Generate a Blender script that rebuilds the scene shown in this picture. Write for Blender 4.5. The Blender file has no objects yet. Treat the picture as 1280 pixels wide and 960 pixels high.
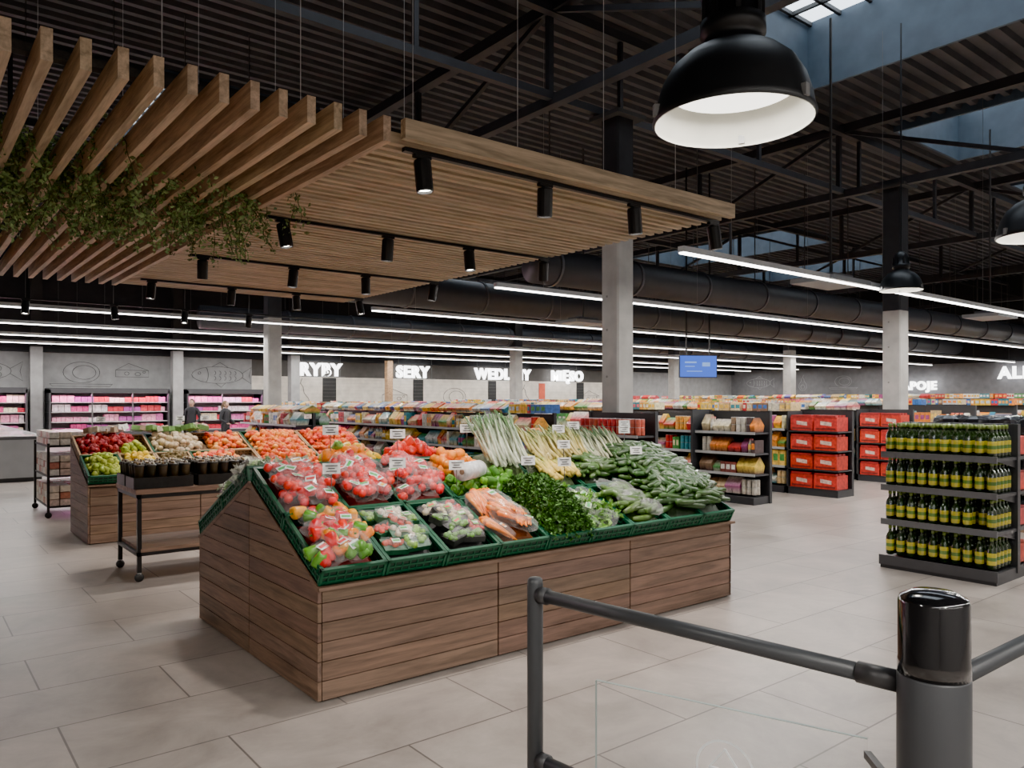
import bpy, math, random
import numpy as np
from mathutils import Matrix, Vector, Euler
random.seed(7); rng = np.random.default_rng(7)
R = random.random
U = random.uniform
scene = bpy.context.scene

# ------------------------------------------------------------------ materials
def newmat(name):
    m = bpy.data.materials.new(name); m.use_nodes = True
    nt = m.node_tree; b = nt.nodes['Principled BSDF']
    return m, nt, b

def mat_attr(name, rough=.45, coat=0., noise=.25, nscale=40., spec=.5, bump=0., metal=0.):
    m, nt, b = newmat(name); N = nt.nodes; L = nt.links
    a = N.new('ShaderNodeAttribute'); a.attribute_name = 'Col'
    tc = N.new('ShaderNodeTexCoord')
    nz = N.new('ShaderNodeTexNoise'); nz.inputs['Scale'].default_value = nscale
    nz.inputs['Detail'].default_value = 3
    L.new(tc.outputs['Object'], nz.inputs['Vector'])
    mr = N.new('ShaderNodeMapRange'); mr.inputs['From Min'].default_value = .3; mr.inputs['From Max'].default_value = .7
    mr.inputs['To Min'].default_value = 1-noise; mr.inputs['To Max'].default_value = 1+noise
    L.new(nz.outputs['Fac'], mr.inputs['Value'])
    vm = N.new('ShaderNodeVectorMath'); vm.operation = 'SCALE'
    L.new(a.outputs['Color'], vm.inputs[0]); L.new(mr.outputs['Result'], vm.inputs['Scale'])
    L.new(vm.outputs['Vector'], b.inputs['Base Color'])
    b.inputs['Roughness'].default_value = rough; b.inputs['Metallic'].default_value = metal
    b.inputs['Coat Weight'].default_value = coat; b.inputs['Specular IOR Level'].default_value = spec
    if bump:
        bp = N.new('ShaderNodeBump'); bp.inputs['Strength'].default_value = bump
        L.new(nz.outputs['Fac'], bp.inputs['Height']); L.new(bp.outputs['Normal'], b.inputs['Normal'])
    return m

def mat_wood(name, sc):
    m, nt, b = newmat(name); N = nt.nodes; L = nt.links
    a = N.new('ShaderNodeAttribute'); a.attribute_name = 'Col'
    tc = N.new('ShaderNodeTexCoord'); mp = N.new('ShaderNodeMapping')
    mp.inputs['Scale'].default_value = sc
    L.new(tc.outputs['Object'], mp.inputs['Vector'])
    nz = N.new('ShaderNodeTexNoise'); nz.inputs['Scale'].default_value = 1.; nz.inputs['Detail'].default_value = 6
    nz.inputs['Distortion'].default_value = .8
    L.new(mp.outputs['Vector'], nz.inputs['Vector'])
    nz2 = N.new('ShaderNodeTexNoise'); nz2.inputs['Scale'].default_value = 5.; nz2.inputs['Detail'].default_value = 3
    L.new(mp.outputs['Vector'], nz2.inputs['Vector'])
    ad = N.new('ShaderNodeMath'); ad.operation = 'MULTIPLY_ADD'; ad.inputs[1].default_value = .4
    L.new(nz2.outputs['Fac'], ad.inputs[0]); L.new(nz.outputs['Fac'], ad.inputs[2])
    mr = N.new('ShaderNodeMapRange'); mr.inputs['From Min'].default_value = .5; mr.inputs['From Max'].default_value = .9
    mr.inputs['To Min'].default_value = .58; mr.inputs['To Max'].default_value = 1.25
    L.new(ad.outputs[0], mr.inputs['Value'])
    vm = N.new('ShaderNodeVectorMath'); vm.operation = 'SCALE'
    L.new(a.outputs['Color'], vm.inputs[0]); L.new(mr.outputs['Result'], vm.inputs['Scale'])
    L.new(vm.outputs['Vector'], b.inputs['Base Color'])
    b.inputs['Roughness'].default_value = .55
    bp = N.new('ShaderNodeBump'); bp.inputs['Strength'].default_value = .12
    L.new(ad.outputs[0], bp.inputs['Height']); L.new(bp.outputs['Normal'], b.inputs['Normal'])
    return m

def mat_emit(name, col, s):
    m, nt, b = newmat(name)
    b.inputs['Base Color'].default_value = (*col, 1)
    b.inputs['Emission Color'].default_value = (*col, 1); b.inputs['Emission Strength'].default_value = s
    return m

def mat_film(name, fac, rough=.12, col=(1, 1, 1), edge=.22):
    m, nt, b = newmat(name); N = nt.nodes; L = nt.links
    b.inputs['Base Color'].default_value = (*col, 1); b.inputs['Roughness'].default_value = rough
    b.inputs['Specular IOR Level'].default_value = .8
    t = N.new('ShaderNodeBsdfTransparent'); mx = N.new('ShaderNodeMixShader')
    lw = N.new('ShaderNodeLayerWeight'); lw.inputs['Blend'].default_value = .3
    ma = N.new('ShaderNodeMath'); ma.operation = 'MULTIPLY_ADD'; ma.inputs[1].default_value = edge; ma.inputs[2].default_value = fac
    L.new(lw.outputs['Facing'], ma.inputs[0]); L.new(ma.outputs[0], mx.inputs['Fac'])
    L.new(t.outputs[0], mx.inputs[1]); L.new(b.outputs[0], mx.inputs[2])
    L.new(mx.outputs[0], N['Material Output'].inputs['Surface'])
    return m

M_PROD = mat_attr('produce_skin', .32, .2, .18, 30)
M_FILM = mat_film('clear_plastic_film', .03)
M_LEAF = mat_attr('leaf_matte', .55, 0, .3, 60)
M_PACK = mat_attr('printed_packaging', .45, .05, .3, 22)
M_CRATE = mat_attr('crate_plastic', .45, 0, .08, 8)
M_WX = mat_wood('wood_grain_x', (1.6, 22, 22))
M_WY = mat_wood('wood_grain_y', (22, 1.6, 22))
M_METAL = mat_attr('painted_metal', .42, 0, .06, 5)
M_DARK = mat_attr('ceiling_dark_paint', .6, 0, .15, 3)
M_GLOSSBLK = mat_attr('gloss_black', .12, .6, .03, 3)
M_CONC = mat_attr('concrete', .8, 0, .14, 3.5, bump=.1)
M_BOTTLE = mat_attr('bottle_glass', .15, .3, .05, 10, spec=.7)
M_LIGHT = mat_emit('light_diffuser', (1, .97, .93), 9)
M_PEND = mat_emit('pendant_diffuser', (1, .97, .90), 2.6)
M_LENS = mat_emit('spot_lens', (1, .95, .86), 25)
M_SKYL = mat_emit('skylight_glazing', (.8, .9, 1.0), 3.0)
M_LETTER = mat_emit('sign_letter_white', (1, 1, 1), 5)
M_PLAIN = [M_PROD, M_FILM, M_LEAF, M_PACK]

# ------------------------------------------------------------------ mesh builder
class B:
    def __init__(s): s.v = []; s.c = []; s.f = []; s.m = []; s.s = []; s.n = 0; s.fr = None
    def add(s, V, F, col=(.5, .5, .5), mat=0, smooth=False):
        V = np.asarray(V, float).reshape(-1, 3); n = len(V)
        C = np.asarray(col, float)
        if C.ndim == 1: C = np.tile(C[:3], (n, 1))
        if s.fr is not None: V = s.fr[0] + V @ s.fr[1]
        s.v.append(V); s.c.append(C); o = s.n
        s.f.extend([tuple([i+o for i in f]) for f in F]); s.m.extend([mat]*len(F)); s.s.extend([smooth]*len(F)); s.n += n
    def box(s, c, sz, col=(.5, .5, .5), mat=0, Rm=None):
        c = np.array(c, float); h = np.array(sz, float)/2
        V = BOXV*h
        if Rm is not None: V = V @ Rm.T
        s.add(V+c, BOXF, col, mat)
    def bb(s, a, b, col=(.5, .5, .5), mat=0):
        a = np.array(a, float); b = np.array(b, float); s.box((a+b)/2, np.abs(b-a), col, mat)
    def strut(s, p, q, th, col, mat=0, seg=4):
        V, F = tube([p, q], [th*.7, th*.7] if seg == 4 else [th/2]*2, seg); s.add(V, F, col, mat, seg > 4)
    def build(s, name, mats, parent=None):
        me = bpy.data.meshes.new(name)
        V = np.concatenate(s.v); C = np.concatenate(s.c)
        me.from_pydata(V.tolist(), [], s.f)
        for m in (mats if isinstance(mats, list) else [mats]): me.materials.append(m)
        me.polygons.foreach_set('material_index', s.m)
        me.polygons.foreach_set('use_smooth', s.s)
        at = me.color_attributes.new('Col', 'FLOAT_COLOR', 'POINT')
        at.data.foreach_set('color', np.hstack([np.clip(C, 0, 1), np.ones((len(C), 1))]).astype(np.float32).ravel())
        me.update()
        o = bpy.data.objects.new(name, me); scene.collection.objects.link(o)
        if parent: o.parent = parent
        return o
BOXV = np.array([[-1,-1,-1],[1,-1,-1],[1,1,-1],[-1,1,-1],[-1,-1,1],[1,-1,1],[1,1,1],[-1,1,1]], float)
BOXF = [(3,2,1,0),(4,5,6,7),(0,1,5,4),(1,2,6,5),(2,3,7,6),(3,0,4,7)]

def empty(name, loc=(0, 0, 0)):
    e = bpy.data.objects.new(name, None); e.empty_display_size = .1; scene.collection.objects.link(e)
    return e
def rot(ax=0, ay=0, az=0): return np.array(Euler((ax, ay, az)).to_matrix())
def rrot(t=math.pi): return rot(U(-t, t), U(-t, t), U(-math.pi, math.pi))
def lathe(prof, seg=12, lobes=0, amp=0):
    V = []
    for r, z in prof:
        for k in range(seg):
            a = 2*math.pi*k/seg; rr = r*(1+amp*math.cos(lobes*a)); V.append((rr*math.cos(a), rr*math.sin(a), z))
    F = []
    n = len(prof)
    for i in range(n-1):
        for k in range(seg):
            k2 = (k+1) % seg; F.append((i*seg+k, i*seg+k2, (i+1)*seg+k2, (i+1)*seg+k))
    F.append(tuple(range(seg))[::-1]); F.append(tuple((n-1)*seg+k for k in range(seg)))
    return np.array(V), F
def ringcol(cols, seg): return np.repeat(np.array(cols, float), seg, axis=0)
def sphprof(n=7, e=.02): return [(max(e, math.sin(math.pi*i/(n-1))), -math.cos(math.pi*i/(n-1))) for i in range(n)]
def tube(path, rad, seg=6):
    P = np.array(path, float); V = []
    for i in range(len(P)):
        t = P[min(i+1, len(P)-1)]-P[max(i-1, 0)]; t /= (np.linalg.norm(t)+1e-9)
        up = np.array([0, 0, 1.]) if abs(t[2]) < .95 else np.array([1., 0, 0])
        a = np.cross(t, up); a /= np.linalg.norm(a); b = np.cross(a, t)
        for k in range(seg):
            an = 2*math.pi*(k+.5)/seg; V.append(P[i]+rad[i]*(math.cos(an)*a+math.sin(an)*b))
    F = []
    for i in range(len(P)-1):
        for k in range(seg):
            k2 = (k+1) % seg; F.append((i*seg+k, (i+1)*seg+k, (i+1)*seg+k2, i*seg+k2))
    F.append(tuple(range(seg))); F.append(tuple((len(P)-1)*seg+k for k in range(seg))[::-1])
    return np.array(V), F
def jc(c, a=.12):
    k = 1+U(-a, a); return tuple(min(1, max(0, x*k+U(-a, a)*.15*max(c))) for x in c)

# ------------------------------------------------------------------ camera
cam = bpy.data.cameras.new('camera'); co = bpy.data.objects.new('camera', cam); scene.collection.objects.link(co)
cam.sensor_width = 36; cam.lens = 27.14; cam.shift_y = 20/1280; cam.clip_end = 200; cam.clip_start = .05
co.location = (0, 0, 1.55); co.rotation_euler = (math.pi/2, 0, math.radians(-38.6)); scene.camera = co
w = bpy.data.worlds.new('world'); scene.world = w; w.use_nodes = True
w.node_tree.nodes['Background'].inputs['Color'].default_value = (.6, .75, 1, 1); w.node_tree.nodes['Background'].inputs['Strength'].default_value = .6
scene.view_settings.view_transform = 'AgX'
scene.view_settings.look = 'AgX - Punchy'
scene.view_settings.exposure = .85

def area(name, loc, sx, sy, power, col=(1, .965, .92), parent=None, rote=(0, 0, 0)):
    l = bpy.data.lights.new(name, 'AREA'); l.shape = 'RECTANGLE'; l.size = sx; l.size_y = sy; l.energy = power; l.color = col
    o = bpy.data.objects.new(name, l); scene.collection.objects.link(o); o.location = loc; o.rotation_euler = rote
    if parent: o.parent = parent
    return o

# ------------------------------------------------------------------ room shell
XL, XR, YF, YB = -6., 42., -6., 30.; ZD = 7.5
m, nt, b = newmat('floor_tile'); N = nt.nodes; L = nt.links
tc = N.new('ShaderNodeTexCoord')
bt = N.new('ShaderNodeTexBrick'); bt.offset = .5
bt.inputs['Scale'].default_value = 1; bt.inputs['Brick Width'].default_value = 1.2; bt.inputs['Row Height'].default_value = .6
bt.inputs['Mortar Size'].default_value = .005; bt.inputs['Mortar Smooth'].default_value = .1
bt.inputs['Color1'].default_value = (.315, .275, .245, 1); bt.inputs['Color2'].default_value = (.365, .32, .286, 1); bt.inputs['Mortar'].default_value = (.13, .112, .10, 1)
L.new(tc.outputs['Object'], bt.inputs['Vector'])
nz = N.new('ShaderNodeTexNoise'); nz.inputs['Scale'].default_value = 1.7; nz.inputs['Detail'].default_value = 9; nz.inputs['Roughness'].default_value = .7; nz.inputs['Distortion'].default_value = .5
L.new(tc.outputs['Object'], nz.inputs['Vector'])
mr = N.new('ShaderNodeMapRange'); mr.inputs['From Min'].default_value = .33; mr.inputs['From Max'].default_value = .67; mr.inputs['To Min'].default_value = .74; mr.inputs['To Max'].default_value = 1.24
L.new(nz.outputs['Fac'], mr.inputs['Value'])
vm = N.new('ShaderNodeVectorMath'); vm.operation = 'SCALE'; L.new(bt.outputs['Color'], vm.inputs[0]); L.new(mr.outputs['Result'], vm.inputs['Scale'])
L.new(vm.outputs['Vector'], b.inputs['Base Color'])
mr2 = N.new('ShaderNodeMapRange'); mr2.inputs['To Min'].default_value = .22; mr2.inputs['To Max'].default_value = .46
L.new(nz.outputs['Fac'], mr2.inputs['Value']); L.new(mr2.outputs['Result'], b.inputs['Roughness'])
bp = N.new('ShaderNodeBump'); bp.inputs['Strength'].default_value = .15; bp.inputs['Distance'].default_value = .003; bp.invert = True
L.new(bt.outputs['Fac'], bp.inputs['Height']); L.new(bp.outputs['Normal'], b.inputs['Normal'])
M_FLOOR = m
q = B(); q.bb((XL, YF, -.1), (XR, YB, 0)); q.build('floor', M_FLOOR)

GREY = (.26, .26, .265); WHT = (.62, .57, .50); BLK = (.022, .023, .026)
q = B()
q.bb((XL, YB, 0), (10.9, YB+.2, 3.15), GREY); q.bb((10.9, YB, 0), (30.5, YB+.2, 2.5), WHT); q.bb((30.5, YB, 0), (XR, YB+.2, 3.15), GREY)
q.bb((10.9, YB, 2.5), (30.5, YB+.2, 3.15), (.07, .065, .06))
q.bb((XL, YB-.25, 3.15), (XR, YB+.2, ZD+.1), BLK)
for i in range(16): q.bb((10.9, YB-.004, .15*i+.15), (30.5, YB, .15*i+.158), (.45, .42, .37))
for X, wd in ((14.17, .3), (18.5, .26), (22.7, .24), (28.6, .26)):
    q.bb((X-wd, YB-.03, .9), (X+wd, YB, 2.48), (.02, .02, .02))
    for i in range(10): q.bb((X-wd, YB-.034, .95+i*.15), (X+wd, YB-.03, .957+i*.15), (.12, .12, .12))
q.bb((25.7, YB-.04, .9), (26.1, YB, 2.4), (.6, .1, .05))
q.build('wall_back', M_CONC)
q = B(); q.bb((XR, YF, 0), (XR+.2, YB, 3.4), (.17, .17, .18)); q.bb((XR-.1, YF, 3.4), (XR+.2, YB, ZD+.1), BLK); q.build('wall_right', M_CONC)
q = B(); q.bb((XL-.2, YF, 0), (XL, YB, ZD+.1), (.35, .34, .33)); q.build('wall_left', M_CONC)
q = B(); q.bb((XL, YF-.2, 0), (XR, YF, ZD+.1), (.35, .34, .33)); q.build('wall_front', M_CONC)
q = B(); q.bb((XL, YB-.02, 0), (XR, YB, .1), (.08, .08, .08)); q.build('baseboard_back', M_CONC)

# ceiling deck (corrugated) with skylight openings
SKX = [(3.55, 6.7), (10.3, 13.45), (17.05, 20.2), (23.8, 26.95), (30.6, 33.7)]
SKY = [(1.0, 7.9), (14.8, 21.7)]
q = B(); per = .3; y = YF
prof = []
while y < YB:
    prof += [(y, ZD), (y+.11, ZD), (y+.15, ZD+.09), (y+.26, ZD+.09)]; y += per
prof.append((YB, ZD))
for (ya, za), (yb, zb) in zip(prof[:-1], prof[1:]):
    ym = (ya+yb)/2
    cut = any(a < ym < c for a, c in SKY)
    xs = [XL]
    if cut:
        for a, c in SKX: xs += [a, c]
    xs.append(XR)
    for i in range(0, len(xs), 2):
        q.add([(xs[i], ya, za), (xs[i+1], ya, za), (xs[i+1], yb, zb), (xs[i], yb, zb)], [(0, 1, 2, 3)], (.05, .051, .057))
q.build('ceiling', M_DARK)
k = 0
for a, c in SKX:
    for e, f in SKY:
        k += 1
        q = B(); bl = (.075, .105, .14); z0, z1 = ZD-.12, ZD+1.15; t = .06
        q.bb((a-t, e-t, z0), (a, f+t, z1), bl); q.bb((c, e-t, z0), (c+t, f+t, z1), bl)
        q.bb((a, e-t, z0), (c, e, z1), bl); q.bb((a, f, z0), (c, f+t, z1), bl)
        q.add([(a, e, z1), (c, e, z1), (c, f, z1), (a, f, z1)], [(0, 1, 2, 3)], (1, 1, 1), 1)
        yy = e
        while yy < f: q.bb((a, yy-.03, z1-.08), (c, yy+.03, z1-.01), (.05, .05, .05)); yy += .57
        for j in range(1, 5): xx = a+(c-a)*j/5; q.bb((xx-.03, e, z1-.08), (xx+.03, f, z1-.01), (.05, .05, .05))
        q.build('window_skylight_%d' % k, [M_DARK, M_SKYL])

# trusses
def truss(name, p0, p1, zb, zt, step=2.4, th=.13, diag=True):
    q = B(); p0 = np.array(p0, float); p1 = np.array(p1, float); Lg = np.linalg.norm(p1-p0); n = int(round(Lg/step)); c = (.035, .036, .041)
    def P(t, z): p = p0+(p1-p0)*t; return (p[0], p[1], z)
    q.strut(P(0, zb), P(1, zb), th, c); q.strut(P(0, zt), P(1, zt), th*1.2, c)
    for i in range(n+1):
        q.strut(P(i/n, zb), P(i/n, zt), th*.6, c)
        if i < n and diag:
            if i % 2: q.strut(P(i/n, zb), P((i+1)/n, zt), th*.5, c)
            else: q.strut(P(i/n, zt), P((i+1)/n, zb), th*.5, c)
    return q.build(name, M_DARK)
for X in (.4, 7.4, 15.5, 22.3, 29.2, 37.2): truss('roof_truss', (X, YF, 0), (X, YB, 0), 5.85, 7.2, 3.6, .15)
for Y in (8.3, 14.2, 22.6): truss('roof_cross_truss', (XL, Y, 0), (XR, Y, 0), 5.9, 7.15, 3.6, .11, False)
# ducts
for Y, z, r in ((10.9, 4.05, .34), (16.2, 4.2, .4), (23.5, 4.0, .35)):
    q = B(); V, F = tube([(9.2 if Y < 12 else 7.0, Y, z), (41, Y, z)], [r, r], 20); q.add(V, F, (.06, .062, .07), 0, True)
    x = 9.6
    while x < 40:
        V, F = tube([(x, Y, z), (x+.06, Y, z)], [r+.03]*2, 20); q.add(V, F, (.08, .08, .09)); 
        q.strut((x, Y, z+r), (x, Y, 7.4), .02, (.05, .05, .05)); x += 2.2
    q.build('ventilation_duct', M_METAL)
q = B()
for (x, y) in ((11.2, 6.2), (18.5, 6.6), (12.5, 13)):
    q.box((x, y, 3.35), (1.1, .7, .07), (.25, .26, .27)); q.box((x, y, 3.41), (.6, .4, .1), (.12, .12, .13)); q.strut((x, y, 3.4), (x, y, 7.4), .03, (.05, .05, .05))
q.build('ceiling_air_unit', M_METAL)

# columns: bare concrete below, dark painted head above
for (x, y, wd, zc) in ((8.5, 8.1, .35, 4.25), (15.6, 7.27, .36, 3.32), (8.1, 20.7, .38, 3.8), (18.8, 23.3, .38, 3.6), (27.6, 22.8, .38, 3.6), (28.9, 17.8, .38, 3.6)):
    q = B(); h = wd/2; e = .025
    P = [(-h+e, -h), (h-e, -h), (h, -h+e), (h, h-e), (h-e, h), (-h+e, h), (-h, h-e), (-h, -h+e)]
    for za, zb2, cc in ((0, zc, (.40, .385, .36)), (zc, 5.8, (.03, .031, .035))):
        V = [(x+a, y+b_, za) for a, b_ in P]+[(x+a, y+b_, zb2) for a, b_ in P]
        F = [(i, (i+1) % 8, 8+(i+1) % 8, 8+i) for i in range(8)]+[tuple(range(8))[::-1], tuple(range(8, 16))]
        q.add(V, F, cc)
    q.box((x, y, 5.78), (.6, .6, .06), (.05, .05, .05))
    for z in (1.9, 2.6, 3.1): q.box((x-h-.001, y+.05, z), (.004, .03, .03), (.2, .19, .18))
    q.build('concrete_column', M_CONC)
for (x, y) in ((3.6, 29.6), (7.9, 29.2), (12.2, 29.0)):
    q = B(); q.box((x, y, 1.65), (.35, .35, 3.3), (.3, .3, .3)); q.box((x, y, 4.5), (.33, .33, 2.5), (.03, .03, .03)); q.build('concrete_column', M_CONC)
q = B(); q.box((16.2, 28.6, 1.6), (.25, .25, 3.2), (.4, .25, .14)); q.build('wood_column', M_WY)

# ------------------------------------------------------------------ linear lights
def linear(Y, x0, x1, z=3.3, pw=22):
    e = empty('linear_ceiling_light')
    q = B(); q.bb((x0, Y-.045, z+.02), (x1, Y+.045, z+.09), (.5, .5, .5), 0); q.bb((x0+.01, Y-.035, z), (x1-.01, Y+.035, z+.02), (1, 1, 1), 1)
    x = x0+1
    while x < x1: q.strut((x, Y, z+.08), (x, Y, 7.45), .005, (.15, .15, .15)); x += 4.
    q.build('fixture', [M_METAL, M_LIGHT], e)
    area('lamp', ((x0+x1)/2, Y, z-.004), x1-x0, .05, pw*(x1-x0), parent=e)
for Y, x0, x1 in ((2.2, 7.33, 41), (5.95, 7.33, 41), (9.6, 7.33, 41), (13.6, 7.33, 41), (17.3, -5, 41), (21, -5, 41), (24.7, -5, 41), (-1.5, 7.33, 41)):  # first and last rows are unseen, added to light the area around the camera
    linear(Y, x0, x1)
linear(27.9, -5, 41, 3.3, 26)
for Y in (-1.5, -4.5): linear(Y, -5, 5.5)  # unseen rows behind the camera, added to stand in for entrance light

# ------------------------------------------------------------------ canopy
OAK = (.46, .345, .225); OAKD = (.50, .355, .235)
can = empty('wooden_slat_canopy')
q = B()
for k in range(20):
    X = 2.04-.142*k
    q.bb((X-.022, 3.62+U(-.005, .005), 2.925), (X+.022, 10.2, 3.06), jc(OAKD, .12))
q.build('deep_slats', M_WY, can)
q = B(); y = 3.72
while y < 10.25:
    q.bb((2.1, y-.022, 2.955), (5.05, y+.022, 3.015), jc(OAK, .1)); y += .098
q.bb((2.13, 3.58, 2.955), (5.06, 3.63, 3.06), OAK)
q.build('fine_slats', M_WX, can)
q = B()
for X in (2.5, 3.6, 4.8): q.bb((X-.03, 3.64, 3.016), (X+.03, 10.25, 3.06), (.16, .12, .08))
for Y in (3.95, 6.2, 8.1, 10.0): q.bb((-.7, Y-.03, 3.06), (5.0, Y+.03, 3.1), (.04, .035, .03))
q.build('support_rails', M_WY, can)
q = B()
for Y in (3.95, 8.1):
    for X in (-.4, .3, 1.0, 1.7, 2.4, 3.2, 4.0, 4.8): q.strut((X, Y, 3.08), (X, Y, 7.5), .004, (.4, .4, .4))
q.build('suspension_wires', M_METAL, can)

# track lights
def spotfix(b, x, y, z, tilt=(0, 0)):
    Rm = rot(tilt[0], tilt[1], 0)
    V, F = lathe([(.02, .19), (.047, .18), (.05, .17), (.05, .01), (.047, 0), (.042, 0), (.04, .012)], 16)
    V = (V-np.array([0, 0, .19])) @ Rm.T + np.array([x, y, z-.03]); b.add(V, F[:-1], (.012, .012, .013), 0, False)
    V, F = lathe([(.039, .013), (.001, .0131)], 16); V = (V-np.array([0, 0, .188])) @ Rm.T + np.array([x, y, z-.03]); b.add(V, F, (1, 1, 1), 1)
    b.box((x, y, z-.015), (.11, .03, .03), (.012, .012, .013)); b.strut((x+.03, y, z), (x+.03, y, z-.09), .018, (.012, .012, .013))
def track(Y, x0, x1, xs, z=2.94, pw=100, hang=False):
    e = empty('track_light_rail'); q = B(); q.bb((x0, Y-.018, z-.012), (x1, Y+.018, z+.01), (.012, .012, .013))
    if hang:
        for X in xs: q.strut((X, Y, z), (X, Y, 7.5), .012, (.05, .05, .05))
    for i, X in enumerate(xs):
        t = (U(-.2, .2), U(-.15, .15)); spotfix(q, X, Y, z, t)
        l = bpy.data.lights.new('spot_lamp', 'SPOT'); l.energy = pw; l.color = (1, .91, .84); l.spot_size = math.radians(100); l.spot_blend = .8; l.shadow_soft_size = .05
        o = bpy.data.objects.new('spot_lamp', l); scene.collection.objects.link(o); o.location = (X, Y, z-.25); o.rotation_euler = (t[0], t[1], 0); o.parent = e
    q.build('rail_and_spots', [M_METAL, M_LENS], e)
XS = (2.32, 3.24, 4.07, 4.97)
for Y in (3.72, 5.73, 7.7, 9.6): track(Y, 2.2, 5.03, XS)
track(12.5, .9, 6, (1.4, 2.5, 3.5, 4.5), 2.95, 70, True)

# pendants
def pendant(x, y, z, D, cable, pw):
    e = empty('industrial_pendant_lamp'); r = D/2; q = B(); K = (.016, .017, .019)
    pr = [(r*1.0, 0), (r*1.02, .012), (r*1.0, .03), (r*.97, .08), (r*.9, .15), (r*.78, .215), (r*.6, .265), (r*.42, .295), (r*.36, .31), (r*.36, .34), (r*.41, .345), (r*.41, .40), (r*.35, .405), (r*.35, .5), (r*.3, .56), (r*.15, .6), (.02, .61)]
    V, F = lathe(pr, 48); q.add(V+np.array([x, y, z]), F[:-2], K, 0, True)
    V, F = lathe([(a*.985, c-.008 if c > .02 else c) for a, c in pr[:8]], 48); q.add(V+np.array([x, y, z]), [f[::-1] for f in F[:-2]], (.5, .49, .44), 2, True)
    V, F = lathe([(r*.80, .13), (r*.6, .115), (.002, .11)], 32); q.add(V+np.array([x, y, z]), F[:-2], (1, 1, 1), 1, True)
    for a in (0.5, 2.6, 4.7):
        q.box((x+r*1.01*math.cos(a), y+r*1.01*math.sin(a), z+.035), (.025, .025, .045), (.2, .2, .2), 0, rot(0, 0, a))
    V, F = tube([(x, y, z+.6), (x, y, cable)], [.012]*2, 8); q.add(V, F, K)
    for a in range(8):
        an = a*math.pi/4; q.box((x+r*.36*math.cos(an), y+r*.36*math.sin(an), z+.45), (.02, .02, .1), K, 0, rot(0, 0, an))
    q.build('dome_shade', [M_METAL, M_PEND, M_CONC], e)
    l = bpy.data.lights.new('lamp', 'AREA'); l.shape = 'DISK'; l.size = D*.5; l.energy = pw; l.color = (1, .95, .88)
    o = bpy.data.objects.new('lamp', l); scene.collection.objects.link(o); o.location = (x, y, z+.105); o.parent = e
pendant(2.60, 1.85, 2.65, .62, 7.4, 12)
pendant(6.97, 2.12, 2.82, .62, 7.4, 15)
pendant(12.2, 5.6, 3.25, .62, 7.4, 12)
pendant(-1.5, 1.8, 2.65, .62, 7.4, 70)  # unseen pendant left of the camera, added to brighten the foreground
pendant(.6, -1.5, 2.65, .62, 7.4, 70)  # unseen pendant behind the camera, added for the same extra light

# ------------------------------------------------------------------ foliage
e = empty('hanging_greenery_garland'); q = B()
def leafq(b, p, s, col):
    Rm = rrot(); V = np.array([(0, 0, 0), (.3*s, .5*s, .1*s), (0, s, 0), (-.3*s, .5*s, .1*s)]) @ Rm.T + p
    b.add(V, [(0, 1, 2), (0, 2, 3)], col, 0)
for s_ in range(230):
    x = U(-.5, 2.2); y = U(5.2, 6.2) if R() < .8 else U(4.8, 6.4); z = U(2.95, 3.22)
    n = random.randint(6, 17); p = np.array([x, y, z]); d = np.array([U(-.04, .03), U(-.04, .04), U(-.01, .03)]); path = [p.copy()]
    for i in range(n):
        d = d*.8+np.array([U(-.015, .015), U(-.015, .015), -.009]); 
        if np.linalg.norm(d) > .06: d *= .06/np.linalg.norm(d)
        p = p+d
        if p[2] < 2.62: break
        path.append(p.copy())
        g = U(.6, 1.7)
        for _ in range(7):
            leafq(q, p+rng.normal(0, .026, 3), U(.018, .045), (.13*g+U(0, .04), .21*g, .08*g))
    if len(path) > 2: V, F = tube(path, [.003]*len(path), 4); q.add(V, F, (.08, .09, .03))
q.build('leaves_and_stems', M_LEAF, e)

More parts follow.
